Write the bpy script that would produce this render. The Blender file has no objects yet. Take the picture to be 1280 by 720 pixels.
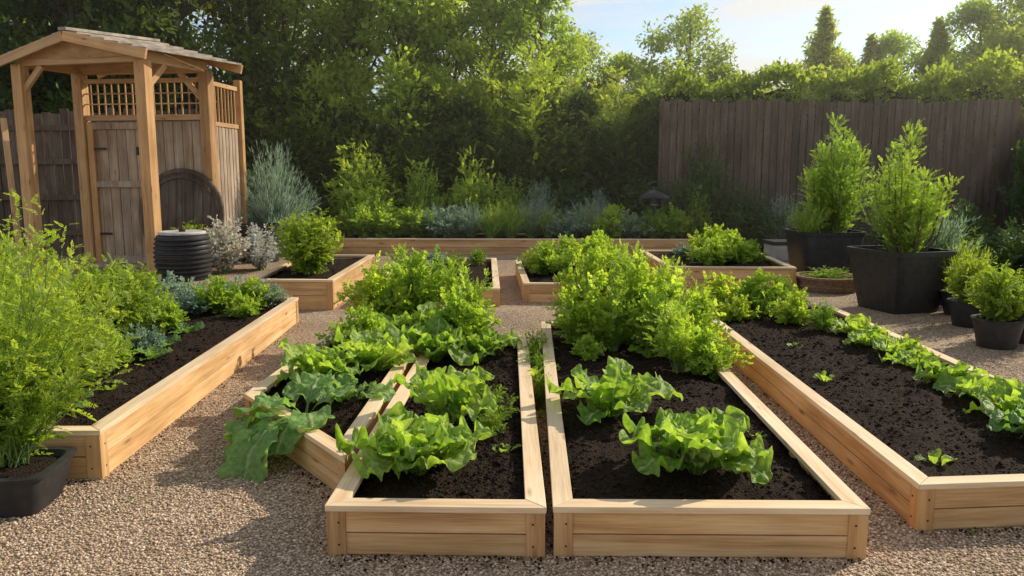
import bpy, math, random, numpy as np
from mathutils import Vector, Matrix, noise
RG=np.random.default_rng(11)
random.seed(5)
scene=bpy.context.scene
def link(o):
    scene.collection.objects.link(o); return o
def empty(name,loc):
    e=bpy.data.objects.new(name,None); e.location=loc; e.empty_display_size=.1; return link(e)

# ---------------------------------------------------------------- node helpers
def newmat(name):
    m=bpy.data.materials.new(name); m.use_nodes=True
    nt=m.node_tree; nt.nodes.clear()
    return m,nt,nt.nodes,nt.links
def N(ns,t,**k):
    n=ns.new(t)
    for a,b in k.items(): setattr(n,a,b)
    return n
def ramp(ns,stops,interp='LINEAR'):
    r=ns.new('ShaderNodeValToRGB'); cr=r.color_ramp; cr.interpolation=interp
    while len(cr.elements)<len(stops): cr.elements.new(.5)
    for e,(p,c) in zip(cr.elements,stops):
        e.position=p; e.color=(c[0],c[1],c[2],1)
    return r

def leaf_mat(name,dark,light,rib=None,trans=.38,rough=.5,tint=(1.2,1.15,.45)):
    m,nt,ns,L=newmat(name)
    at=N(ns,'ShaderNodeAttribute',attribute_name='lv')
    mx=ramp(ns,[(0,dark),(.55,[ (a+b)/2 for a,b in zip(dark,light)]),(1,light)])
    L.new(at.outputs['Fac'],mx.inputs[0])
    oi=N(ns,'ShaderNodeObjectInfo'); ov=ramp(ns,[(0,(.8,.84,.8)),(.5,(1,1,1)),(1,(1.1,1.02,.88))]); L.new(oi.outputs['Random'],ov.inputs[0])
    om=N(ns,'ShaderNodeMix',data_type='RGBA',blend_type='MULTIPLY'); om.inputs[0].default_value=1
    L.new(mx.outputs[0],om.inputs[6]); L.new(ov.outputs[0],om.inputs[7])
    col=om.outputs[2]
    p=N(ns,'ShaderNodeBsdfPrincipled'); p.inputs['Roughness'].default_value=rough
    p.inputs['Specular IOR Level'].default_value=.35
    if rib:
        tc=N(ns,'ShaderNodeTexCoord')
        nz=N(ns,'ShaderNodeTexNoise'); nz.inputs['Scale'].default_value=38; nz.inputs['Detail'].default_value=3
        L.new(tc.outputs['Object'],nz.inputs['Vector'])
        a2=N(ns,'ShaderNodeAttribute',attribute_name='lt')
        a3=N(ns,'ShaderNodeAttribute',attribute_name='ls')
        r1=ramp(ns,[(0,(1,1,1)),(.05,(.75,.75,.75)),(.12,(0,0,0))]); L.new(a2.outputs['Fac'],r1.inputs[0])
        m1=N(ns,'ShaderNodeMath',operation='MULTIPLY'); m1.inputs[1].default_value=1.1; L.new(a2.outputs['Fac'],m1.inputs[0])
        m2=N(ns,'ShaderNodeMath',operation='MULTIPLY'); m2.inputs[1].default_value=7.; L.new(a3.outputs['Fac'],m2.inputs[0])
        m3=N(ns,'ShaderNodeMath',operation='SUBTRACT'); L.new(m2.outputs[0],m3.inputs[0]); L.new(m1.outputs[0],m3.inputs[1])
        m3b=N(ns,'ShaderNodeMath',operation='MULTIPLY_ADD'); L.new(nz.outputs['Fac'],m3b.inputs[0]); m3b.inputs[1].default_value=.6; L.new(m3.outputs[0],m3b.inputs[2])
        m4=N(ns,'ShaderNodeMath',operation='PINGPONG'); m4.inputs[1].default_value=.5; L.new(m3b.outputs[0],m4.inputs[0])
        r2=ramp(ns,[(0,(.45,.45,.45)),(.1,(.08,.08,.08)),(.25,(0,0,0))]); L.new(m4.outputs[0],r2.inputs[0])
        ad=N(ns,'ShaderNodeMath',operation='MAXIMUM'); L.new(r1.outputs[0],ad.inputs[0]); L.new(r2.outputs[0],ad.inputs[1])
        mm=N(ns,'ShaderNodeMix',data_type='RGBA'); L.new(ad.outputs[0],mm.inputs[0]); L.new(col,mm.inputs[6]); mm.inputs[7].default_value=(*rib,1)
        dk=N(ns,'ShaderNodeMix',data_type='RGBA',blend_type='MULTIPLY'); dk.inputs[0].default_value=.85
        r3=ramp(ns,[(.3,(.58,.64,.5)),(.7,(1.12,1.1,1.05))]); L.new(nz.outputs['Fac'],r3.inputs[0])
        L.new(mm.outputs[2],dk.inputs[6]); L.new(r3.outputs[0],dk.inputs[7]); col=dk.outputs[2]
        b=N(ns,'ShaderNodeBump'); b.inputs['Strength'].default_value=1.; b.inputs['Distance'].default_value=.010
        sm=N(ns,'ShaderNodeMath',operation='SUBTRACT'); L.new(nz.outputs['Fac'],sm.inputs[0]); L.new(ad.outputs[0],sm.inputs[1])
        L.new(sm.outputs[0],b.inputs['Height']); L.new(b.outputs[0],p.inputs['Normal'])
    L.new(col,p.inputs['Base Color'])
    t=N(ns,'ShaderNodeBsdfTranslucent')
    tm=N(ns,'ShaderNodeMix',data_type='RGBA',blend_type='MULTIPLY'); tm.inputs[0].default_value=1
    L.new(col,tm.inputs[6]); tm.inputs[7].default_value=(tint[0]*1.5,tint[1]*1.5,tint[2]*1.5,1)
    tm.clamp_result=False
    L.new(tm.outputs[2],t.inputs[0])
    s=N(ns,'ShaderNodeMixShader'); s.inputs[0].default_value=trans
    L.new(p.outputs[0],s.inputs[1]); L.new(t.outputs[0],s.inputs[2])
    o=N(ns,'ShaderNodeOutputMaterial'); L.new(s.outputs[0],o.inputs[0])
    return m

def simple_mat(name,c1,c2,scale=8,rough=.8,bump=.3,bd=.01,stretch=(1,1,1),metal=0,detail=6,spec=.4):
    m,nt,ns,L=newmat(name)
    tc=N(ns,'ShaderNodeTexCoord'); mp=N(ns,'ShaderNodeMapping'); mp.inputs['Scale'].default_value=stretch
    L.new(tc.outputs['Object'],mp.inputs[0])
    nz=N(ns,'ShaderNodeTexNoise'); nz.inputs['Scale'].default_value=scale; nz.inputs['Detail'].default_value=detail
    L.new(mp.outputs[0],nz.inputs['Vector'])
    r=ramp(ns,[(.3,c1),(.7,c2)]); L.new(nz.outputs['Fac'],r.inputs[0])
    p=N(ns,'ShaderNodeBsdfPrincipled'); p.inputs['Roughness'].default_value=rough; p.inputs['Metallic'].default_value=metal
    p.inputs['Specular IOR Level'].default_value=spec
    L.new(r.outputs[0],p.inputs['Base Color'])
    b=N(ns,'ShaderNodeBump'); b.inputs['Strength'].default_value=bump; b.inputs['Distance'].default_value=bd
    L.new(nz.outputs['Fac'],b.inputs['Height']); L.new(b.outputs[0],p.inputs['Normal'])
    o=N(ns,'ShaderNodeOutputMaterial'); L.new(p.outputs[0],o.inputs[0])
    return m

def wood_mat(name,cols,knot=(.16,.075,.03),rough=.62,grain=1.,weather=.25,axis='X',kn=1):
    m,nt,ns,L=newmat(name)
    tc=N(ns,'ShaderNodeTexCoord'); oi=N(ns,'ShaderNodeObjectInfo')
    mu=N(ns,'ShaderNodeVectorMath',operation='SCALE'); mu.inputs['Scale'].default_value=37.
    cx=N(ns,'ShaderNodeCombineXYZ')
    for i in range(3): L.new(oi.outputs['Random'],cx.inputs[i])
    L.new(cx.outputs[0],mu.inputs[0])
    ad=N(ns,'ShaderNodeVectorMath',operation='ADD'); L.new(tc.outputs['Object'],ad.inputs[0]); L.new(mu.outputs[0],ad.inputs[1])
    def mp(sc):
        q=N(ns,'ShaderNodeMapping'); a,b=sc
        q.inputs['Scale'].default_value=(a,b,b) if axis=='X' else (b,b,a)
        L.new(ad.outputs[0],q.inputs[0]); return q
    q1=mp((.9,16)); n1=N(ns,'ShaderNodeTexNoise'); n1.inputs['Scale'].default_value=1; n1.inputs['Detail'].default_value=4; n1.inputs['Distortion'].default_value=.6
    L.new(q1.outputs[0],n1.inputs['Vector'])
    q2=mp((4,120)); n2=N(ns,'ShaderNodeTexNoise'); n2.inputs['Scale'].default_value=1; n2.inputs['Detail'].default_value=3
    L.new(q2.outputs[0],n2.inputs['Vector'])
    q3=mp((1.5,2.2)); n3=N(ns,'ShaderNodeTexNoise'); n3.inputs['Scale'].default_value=1; n3.inputs['Detail'].default_value=5
    L.new(q3.outputs[0],n3.inputs['Vector'])
    q4=mp((1.9,8.5)); v=N(ns,'ShaderNodeTexVoronoi'); v.inputs['Scale'].default_value=1
    L.new(q4.outputs[0],v.inputs['Vector'])
    r1=ramp(ns,[(.32,cols[0]),(.5,cols[1]),(.68,cols[2])])
    mxx=N(ns,'ShaderNodeMix',data_type='FLOAT'); mxx.inputs[0].default_value=.4
    L.new(n1.outputs['Fac'],mxx.inputs[2]); L.new(n2.outputs['Fac'],mxx.inputs[3]); L.new(mxx.outputs[0],r1.inputs[0])
    hv=N(ns,'ShaderNodeMix',data_type='RGBA',blend_type='MULTIPLY'); hv.inputs[0].default_value=1
    rr=ramp(ns,[(0,(.76,.72,.68)),(.5,(1,.98,.95)),(1,(1.0,.92,.82))]); L.new(oi.outputs['Random'],rr.inputs[0])
    L.new(r1.outputs[0],hv.inputs[6]); L.new(rr.outputs[0],hv.inputs[7])
    ws=N(ns,'ShaderNodeMix',data_type='RGBA',blend_type='MULTIPLY'); ws.inputs[0].default_value=weather*2
    rw=ramp(ns,[(.35,(.6,.54,.48)),(.6,(1,1,1))]); L.new(n3.outputs['Fac'],rw.inputs[0])
    L.new(hv.outputs[2],ws.inputs[6]); L.new(rw.outputs[0],ws.inputs[7])
    kr=ramp(ns,[(.05,(.9*kn,)*3),(.10,(.4*kn,)*3),(.16,(0,0,0))]); L.new(v.outputs['Distance'],kr.inputs[0])
    km=N(ns,'ShaderNodeMix',data_type='RGBA'); L.new(kr.outputs[0],km.inputs[0]); L.new(ws.outputs[2],km.inputs[6]); km.inputs[7].default_value=(*knot,1)
    p=N(ns,'ShaderNodeBsdfPrincipled'); p.inputs['Roughness'].default_value=rough; p.inputs['Specular IOR Level'].default_value=.3
    L.new(km.outputs[2],p.inputs['Base Color'])
    b=N(ns,'ShaderNodeBump'); b.inputs['Strength'].default_value=.4*grain; b.inputs['Distance'].default_value=.004
    L.new(mxx.outputs[0],b.inputs['Height']); L.new(b.outputs[0],p.inputs['Normal'])
    o=N(ns,'ShaderNodeOutputMaterial'); L.new(p.outputs[0],o.inputs[0])
    return m

PINE=wood_mat('pine_wood',[(.48,.265,.11),(.72,.46,.22),(.86,.63,.37)])
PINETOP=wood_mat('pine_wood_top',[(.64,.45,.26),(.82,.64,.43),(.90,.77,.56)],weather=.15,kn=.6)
POSTW=wood_mat('cedar_post',[(.40,.21,.09),(.58,.345,.155),(.68,.46,.24)],axis='Z')
POSTX=wood_mat('cedar_beam',[(.46,.27,.125),(.64,.41,.21),(.74,.53,.31)])
FENCE=wood_mat('weathered_fence_wood',[(.075,.055,.044),(.14,.108,.088),(.215,.17,.14)],knot=(.04,.03,.022),rough=.85,grain=2,weather=.4,axis='Z')
GREYW=wood_mat('grey_door_wood',[(.26,.195,.145),(.44,.35,.27),(.58,.49,.39)],knot=(.12,.08,.05),rough=.8,grain=2,weather=.4,axis='Z')
SHINGLE=simple_mat('roof_board',(.20,.17,.14),(.46,.40,.33),scale=5,bump=.5)

def soil_material():
    m,nt,ns,L=newmat('dark_soil')
    tc=N(ns,'ShaderNodeTexCoord')
    n1=N(ns,'ShaderNodeTexNoise'); n1.inputs['Scale'].default_value=38; n1.inputs['Detail'].default_value=9; n1.inputs['Roughness'].default_value=.75
    L.new(tc.outputs['Object'],n1.inputs['Vector'])
    v=N(ns,'ShaderNodeTexVoronoi'); v.inputs['Scale'].default_value=90; L.new(tc.outputs['Object'],v.inputs['Vector'])
    r=ramp(ns,[(.3,(.012,.007,.004)),(.55,(.036,.022,.014)),(.8,(.10,.062,.04))]); L.new(n1.outputs['Fac'],r.inputs[0])
    p=N(ns,'ShaderNodeBsdfPrincipled'); p.inputs['Roughness'].default_value=.95; p.inputs['Specular IOR Level'].default_value=.15
    L.new(r.outputs[0],p.inputs['Base Color'])
    a=N(ns,'ShaderNodeMath',operation='ADD'); L.new(n1.outputs['Fac'],a.inputs[0]); L.new(v.outputs['Distance'],a.inputs[1])
    b=N(ns,'ShaderNodeBump'); b.inputs['Strength'].default_value=1.; b.inputs['Distance'].default_value=.02
    L.new(a.outputs[0],b.inputs['Height']); L.new(b.outputs[0],p.inputs['Normal'])
    o=N(ns,'ShaderNodeOutputMaterial'); L.new(p.outputs[0],o.inputs[0])
    return m
SOIL=soil_material()
def gravel_material(pebble=False):
    m,nt,ns,L=newmat('pebbles' if pebble else 'gravel')
    tc=N(ns,'ShaderNodeTexCoord')
    stops=[(0,(.20,.135,.09)),(.3,(.40,.285,.19)),(.6,(.56,.42,.29)),(.85,(.69,.54,.395)),(1,(.82,.69,.54))]
    p=N(ns,'ShaderNodeBsdfPrincipled'); p.inputs['Roughness'].default_value=.85; p.inputs['Specular IOR Level'].default_value=.3
    if pebble:
        at=N(ns,'ShaderNodeAttribute',attribute_name='lv'); r=ramp(ns,stops); L.new(at.outputs['Fac'],r.inputs[0]); L.new(r.outputs[0],p.inputs['Base Color'])
    else:
        v=N(ns,'ShaderNodeTexVoronoi'); v.inputs['Scale'].default_value=78; L.new(tc.outputs['Object'],v.inputs['Vector'])
        sp=N(ns,'ShaderNodeSeparateColor'); L.new(v.outputs['Color'],sp.inputs[0])
        r=ramp(ns,stops); L.new(sp.outputs[0],r.inputs[0])
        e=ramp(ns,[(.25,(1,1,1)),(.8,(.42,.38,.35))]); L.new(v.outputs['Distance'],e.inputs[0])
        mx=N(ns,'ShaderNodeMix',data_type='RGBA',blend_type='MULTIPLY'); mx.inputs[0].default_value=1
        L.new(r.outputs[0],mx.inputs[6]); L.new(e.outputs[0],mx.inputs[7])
        n1=N(ns,'ShaderNodeTexNoise'); n1.inputs['Scale'].default_value=.9; n1.inputs['Detail'].default_value=6; L.new(tc.outputs['Object'],n1.inputs['Vector'])
        r2=ramp(ns,[(.3,(.70,.68,.66)),(.7,(1.1,1.08,1.05))]); L.new(n1.outputs['Fac'],r2.inputs[0])
        m2=N(ns,'ShaderNodeMix',data_type='RGBA',blend_type='MULTIPLY'); m2.inputs[0].default_value=1
        L.new(mx.outputs[2],m2.inputs[6]); L.new(r2.outputs[0],m2.inputs[7]); L.new(m2.outputs[2],p.inputs['Base Color'])
        b=N(ns,'ShaderNodeBump',invert=True); b.inputs['Strength'].default_value=.9; b.inputs['Distance'].default_value=.010
        L.new(v.outputs['Distance'],b.inputs['Height']); L.new(b.outputs[0],p.inputs['Normal'])
    o=N(ns,'ShaderNodeOutputMaterial'); L.new(p.outputs[0],o.inputs[0])
    return m
GRAVEL=gravel_material(); PEB=gravel_material(True)
BLACKP=simple_mat('black_planter',(.014,.014,.015),(.034,.032,.032),scale=14,rough=.5,bump=.08,bd=.003)
BARK=simple_mat('bark',(.05,.035,.025),(.15,.11,.075),scale=6,stretch=(3,3,.6),rough=.9,bump=.8,bd=.03)
STEM=simple_mat('green_stem',(.14,.22,.05),(.28,.38,.11),scale=10,rough=.5,bump=.1)
METAL=simple_mat('dark_metal',(.02,.02,.022),(.05,.05,.055),scale=20,rough=.35,metal=.7,bump=.05)
GREYPL=simple_mat('grey_plastic',(.26,.27,.28),(.38,.39,.4),scale=6,rough=.45,bump=.05)
LIDM=simple_mat('pale_lid',(.36,.34,.31),(.55,.52,.48),scale=9,rough=.6,bump=.1)
WICKER=simple_mat('wicker',(.14,.08,.045),(.32,.21,.13),scale=30,rough=.8,bump=.8)

L_LET=leaf_mat('lettuce_leaf',(.15,.30,.035),(.44,.61,.13),rib=(.52,.62,.3),trans=.45)
L_KALE=leaf_mat('broad_leaf',(.10,.21,.05),(.26,.43,.14),rib=(.40,.52,.26),trans=.42,tint=(1.1,1.15,.5))
L_FRIL=leaf_mat('frilly_leaf',(.20,.32,.04),(.45,.59,.11),trans=.5)
L_HERB=leaf_mat('herb_leaf',(.10,.19,.025),(.27,.40,.06),trans=.45)
L_BUSH=leaf_mat('bush_leaf',(.14,.22,.03),(.34,.45,.08),trans=.5)
L_BUSHN=leaf_mat('feathery_leaf',(.19,.29,.04),(.45,.55,.11),trans=.55)
L_POT=leaf_mat('conifer_spray_leaf',(.15,.24,.045),(.38,.49,.12),trans=.52,tint=(1.05,1.15,.5))
L_DARK=leaf_mat('dark_leaf',(.03,.07,.02),(.10,.17,.05),trans=.35)
L_BLUE=leaf_mat('blue_leaf',(.16,.23,.18),(.37,.46,.38),trans=.38,tint=(.95,1.1,.85))
L_SILV=leaf_mat('silver_leaf',(.46,.46,.43),(.76,.75,.71),trans=.25,tint=(.75,.75,.68))
L_HEDGE=leaf_mat('hedge_leaf',(.035,.07,.014),(.13,.19,.04),trans=.45)
L_TREE=leaf_mat('tree_leaf',(.18,.25,.045),(.47,.53,.12),trans=.58,tint=(1.15,1.15,.48))
L_YEL=leaf_mat('yellow_green_leaf',(.22,.31,.045),(.49,.57,.125),trans=.57,tint=(1.12,1.15,.48))
CORE=simple_mat('hedge_light_block',(.008,.016,.005),(.02,.034,.01),scale=5,rough=1,bump=.5,bd=.1,spec=0)  # dark core slab added inside the hedges to block light

# ---------------------------------------------------------------- mesh builder
class MB:
    def __init__(s):
        s.v=[];s.n=0;s.loops=[];s.tot=[];s.mi=[];s.lv=[];s.ls=[];s.lt=[]
    def add(s,V,F,mi=0,lv=.5,ls=0.,lt=1.):
        V=np.asarray(V,float).reshape(-1,3);F=np.asarray(F,int)
        n=len(V); s.v.append(V); s.loops.append((F+s.n).ravel()); s.tot.append(np.full(len(F),F.shape[1])); s.mi.append(np.full(len(F),mi))
        for lst,a in ((s.lv,lv),(s.ls,ls),(s.lt,lt)): lst.append(np.broadcast_to(np.asarray(a,float),(n,)))
        s.n+=n
    def mesh(s,name,mats,smooth=True):
        me=bpy.data.meshes.new(name)
        V=np.concatenate(s.v); Lp=np.concatenate(s.loops); T=np.concatenate(s.tot); M=np.concatenate(s.mi)
        me.vertices.add(len(V)); me.vertices.foreach_set('co',V.astype(np.float32).ravel())
        me.loops.add(len(Lp)); me.loops.foreach_set('vertex_index',Lp.astype(np.int32))
        me.polygons.add(len(T)); st=np.concatenate([[0],np.cumsum(T)[:-1]]).astype(np.int32)
        me.polygons.foreach_set('loop_start',st)
        me.polygons.foreach_set('material_index',M.astype(np.int32))
        me.polygons.foreach_set('use_smooth',np.full(len(T),smooth))
        me.update(calc_edges=True)
        for nm,a in (('lv',s.lv),('ls',s.ls),('lt',s.lt)):
            at=me.attributes.new(nm,'FLOAT','POINT'); at.data.foreach_set('value',np.concatenate(a).astype(np.float32))
        for m in mats: me.materials.append(m)
        return me
    def obj(s,name,mats,loc=(0,0,0),rot=0,smooth=True):
        o=bpy.data.objects.new(name,s.mesh(name,mats,smooth)); o.location=loc; o.rotation_euler=(0,0,rot); return link(o)

def norm(a): return a/np.maximum(np.linalg.norm(a,axis=-1,keepdims=True),1e-9)
def scatter(mb,tpl,P,D,S,lv,mi=0,Nn=None):
    tv,tf=tpl; n=len(P)
    if n==0: return
    x=norm(D)
    if Nn is None: Nn=norm(RG.normal(size=(n,3))*.6+np.array([0,0,1.]))
    y=norm(np.cross(Nn,x)); z=np.cross(x,y)
    V=P[:,None,:]+S[:,None,None]*(tv[None,:,0,None]*x[:,None]+tv[None,:,1,None]*y[:,None]+tv[None,:,2,None]*z[:,None])
    k=len(tv); F=(tf[None]+ (np.arange(n)*k)[:,None,None]).reshape(-1,tf.shape[1])
    mb.add(V.reshape(-1,3),F,mi,lv=np.repeat(lv,k),ls=np.tile(tv[:,0],n))
def gridfaces(a,b):
    i,j=np.meshgrid(np.arange(a-1),np.arange(b-1),indexing='ij'); q=i*b+j
    return np.stack([q,q+1,q+b+1,q+b],-1).reshape(-1,4)
DIAM=(np.array([[0,0,0],[.45,.27,.07],[1,0,-.06],[.45,-.27,.07]],float),np.array([[0,3,2],[0,2,1]]))
NEED=(np.array([[0,-.04,0],[0,.04,0],[.6,.05,.03],[.6,-.05,.03],[1,0,0]],float),np.array([[0,3,2],[0,2,1],[3,4,2]]))
def mk_frill(seed,ns=5,nt=5,w=.42):
    r=np.random.default_rng(seed)
    s=np.linspace(0,1,ns)[:,None]*np.ones((1,nt)); t=np.ones((ns,1))*np.linspace(-1,1,nt)[None]
    W=w*(.15+.85*np.clip(s/.4,0,1))*np.sqrt(np.clip(1-((s-.55)/.5)**4,.12,1))
    W=W*(1+.25*r.normal(size=(ns,nt))*abs(t))
    x=s+.08*r.normal(size=s.shape)*abs(t); z=.14*abs(t)+.13*r.normal(size=s.shape)*(abs(t)+.15)-.25*s**2
    return np.stack([x,W*t,z],-1).reshape(-1,3),gridfaces(ns,nt)
FR=[mk_frill(i) for i in range(4)]
LOBE=[mk_frill(10+i,4,3,.36) for i in range(3)]
def sprig(seed,base,n=4,lsz=.36,spread=1.0,droop=.25):
    r=np.random.default_rng(seed); bv,bf=base; V=[];F=[];off=0
    def put(p,ang,sc,tilt):
        nonlocal off
        ca,sa=math.cos(ang),math.sin(ang); ct,st=math.cos(tilt),math.sin(tilt)
        x=bv[:,0]*sc;y=bv[:,1]*sc;z=bv[:,2]*sc
        y2=y*ct-z*st; z2=y*st+z*ct
        V.append(np.stack([p[0]+x*ca-y2*sa,p[1]+x*sa+y2*ca,p[2]+z2+x*r.uniform(-.15,.35)],-1)); F.append(bf+off); off+=len(bv)
    sz=lambda q:-droop*q*q
    for i in range(n):
        q=.22+.62*i/max(1,n-1)+r.uniform(-.03,.03)
        sc=lsz*(1.05-.35*q)*r.uniform(.8,1.15)
        for sg in (-1,1): put((q,0,sz(q)),sg*spread*r.uniform(.75,1.2),sc,sg*r.uniform(-.5,.6))
    put((.88,0,sz(.9)),r.uniform(-.2,.2),lsz*1.05,0)
    F.append((np.array([[0,1,2,3]]) if bf.shape[1]==4 else np.array([[0,1,2],[0,2,3]]))+off)
    V.append(np.array([[0,-.012,0],[0,.012,0],[.9,.006,sz(.9)],[.9,-.006,sz(.9)]])); off+=4
    return np.concatenate(V),np.concatenate(F)
SPF=[sprig(i,FR[i],3,.40,1.05) for i in range(4)]
SPD=[sprig(20+i,DIAM,5,.30,.9) for i in range(4)]
SPL=[sprig(30+i,LOBE[i%3],4,.34,1.0) for i in range(4)]

def tube(mb,pts,rad,k=5,mi=0,lv=.5):
    pts=np.asarray(pts,float);rad=np.asarray(rad,float);n=len(pts)
    T=norm(np.gradient(pts,axis=0)); ref=np.array([.31,.95,.1])
    A=norm(np.cross(T,ref)); B=np.cross(T,A)
    an=np.arange(k)*2*np.pi/k
    V=pts[:,None]+rad[:,None,None]*(np.cos(an)[None,:,None]*A[:,None]+np.sin(an)[None,:,None]*B[:,None])
    i,j=np.meshgrid(np.arange(n-1),np.arange(k),indexing='ij'); j2=(j+1)%k
    F=np.stack([i*k+j,i*k+j2,(i+1)*k+j2,(i+1)*k+j],-1).reshape(-1,4)
    mb.add(V.reshape(-1,3),F,mi,lv=lv)

# ---------------------------------------------------------------- plants
def big_leaf(mb,base,az,Ln,Wd,e0,e1,ruf,lv,lobes=0,stalk=.12,ns=18,nt=13,mi=0,cup=.25,roll=0):
    s=1-(1-np.linspace(0,1,ns))**1.45
    e=e0+(e1-e0)*s**1.25
    ds=np.diff(s); mid=(e[1:]+e[:-1])/2
    r=np.concatenate([[0],np.cumsum(np.cos(mid)*ds)])*Ln
    z=np.concatenate([[0],np.cumsum(np.sin(mid)*ds)])*Ln
    t=np.linspace(-1,1,nt)
    S,T=np.meshgrid(s,t,indexing='ij')
    sb=np.clip((S-stalk)/(1-stalk),0,1)
    prof=np.clip(sb/.55,0,1)**.8*np.sqrt(np.clip(1-np.clip((sb-.5)/.5,0,1)**2.8,0,1))
    prof=np.maximum(prof,np.where(S<.5,.07,.0))
    ph=RG.uniform(0,6.28,9); sd_=np.where(T>0,1.,-1.)
    aT=np.abs(T); fr=RG.uniform(.9,1.15)
    edge=1+.08*np.sin(17*fr*S+ph[0]+sd_*1.3)+.05*np.sin(33*fr*S+ph[1]*sd_)
    if lobes: edge=edge*(1-lobes*.45*np.clip(np.sin(S*19*fr+ph[2]+sd_),0,1)**1.5)
    W=Wd*prof*edge
    side=np.where(T>0,ph[3],ph[4])
    m=np.minimum(1,prof*1.4)
    D=ruf*Wd*m*(aT**1.7)*(.85*np.sin(21*fr*S+side)+.5*np.sin(40*fr*S+ph[5]+side))
    D+=ruf*Wd*.28*np.sin(26*S+T*5+ph[0])*np.cos(T*7+ph[1])*m
    D+=cup*W*aT**1.7
    D+=np.clip((S-.75)/.25,0,1)**1.5*ruf*Wd*.5*np.sin(T*6+ph[2])*m
    lat=W*T*(1-.12*aT**2)
    E=np.interp(S,s,e)
    rr=np.interp(S,s,r)-np.sin(E)*D; zz=np.interp(S,s,z)+np.cos(E)*D
    if roll: zz=zz+lat*math.sin(roll); lat=lat*math.cos(roll)
    ca,sa=math.cos(az),math.sin(az)
    V=np.stack([base[0]+rr*ca-lat*sa,base[1]+rr*sa+lat*ca,base[2]+zz],-1).reshape(-1,3)
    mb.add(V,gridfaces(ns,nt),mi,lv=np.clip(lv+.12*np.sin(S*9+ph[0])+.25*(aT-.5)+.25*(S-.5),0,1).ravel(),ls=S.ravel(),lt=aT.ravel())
def lettuce(name,x,y,z,size,n=16,mat=None,upright=.55,ruf=.2,wide=.36,lobes=0,stalk=.1,res=(18,13),h=1.):
    mb=MB(); a0=RG.uniform(0,6.28)
    for i in range(n):
        k=i/(n-1)
        az=a0+i*2.39996+RG.uniform(-.25,.25)
        Ln=size*(1.0-.36*k)*RG.uniform(.72,1.12)
        e0=(.45+.85*k*h)*RG.uniform(.85,1.1)+upright*.4
        e1=(-.75+1.3*k)+RG.uniform(-.45,.45)+upright*.4
        big_leaf(mb,(.03*math.cos(az),.03*math.sin(az),0),az,Ln,Ln*wide*RG.uniform(.8,1.15),min(e0,1.48),e1,ruf*RG.uniform(.8,1.25),RG.uniform(.05,.75)+.2*k,lobes=lobes,stalk=stalk,ns=res[0],nt=res[1],roll=RG.uniform(-.5,.5))
    return mb.obj(name,[mat or L_LET],(x,y,z),0)

def bush_mesh(name,rad,h,nst,nlf,lsz,tpls,mats,flat=.5,low=.2,curve=1.35,dirup=.5,stems=True,jit=.6,lpow=1.,sr=.006,taper=.45):
    mb=MB(); 
    az=RG.uniform(0,2*np.pi,nst); u=RG.uniform(0,1,nst)**.5
    ph=RG.uniform(0,6.28,3); out=1+.16*np.sin(az*2+ph[0])+.12*np.sin(az*5+ph[1])
    rt=rad*u*RG.uniform(.8,1.15,nst)*out; zt=h*(1-flat*u**2)*RG.uniform(.58,1.12,nst)
    b=RG.uniform(-.12,.12,(nst,2))*rad
    def path(s,idx):
        r=rt[idx]*s**curve; z=zt[idx]*s**.85
        wob=.05*rad*np.sin(s*7+idx)
        return np.stack([b[idx,0]+r*np.cos(az[idx])+wob,b[idx,1]+r*np.sin(az[idx])-wob,z],-1)
    if stems:
        for i in range(min(nst,80)):
            s=np.linspace(0,.95,5); tube(mb,path(s,np.full(5,i)),np.linspace(sr,sr*.3,5)*(1+rad),3,mi=1)
    idx=np.repeat(np.arange(nst),nlf); s=RG.uniform(0,1,nst*nlf)**(1/(1+lpow*.4)); s=low+(1-low)*s
    P=path(s,idx); P2=path(np.minimum(s+.05,1.05),idx); T=norm(P2-P)
    O=norm(RG.normal(size=P.shape))
    P=P+O*lsz*jit*RG.uniform(0,1,len(P))[:,None]*(1.6-s)[:,None]
    D=T*dirup+O*.75+np.array([0,0,.1])
    S=lsz*RG.uniform(.6,1.2,len(P))*(1.15-taper*s)
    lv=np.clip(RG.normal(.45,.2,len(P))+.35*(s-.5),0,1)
    if not isinstance(tpls,list): tpls=[tpls]
    pick=RG.integers(0,len(tpls),len(P))
    for j,t in enumerate(tpls):
        q=pick==j
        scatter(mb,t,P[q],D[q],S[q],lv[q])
    return mb.mesh(name,mats)
def place(name,me,x,y,z,sc=1.,rot=None,szz=None):
    o=bpy.data.objects.new(name,me); o.location=(x,y,z); o.rotation_euler=(0,0,RG.uniform(0,6.28) if rot is None else rot)
    o.scale=(sc,sc,sc if szz is None else szz); return link(o)

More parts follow.
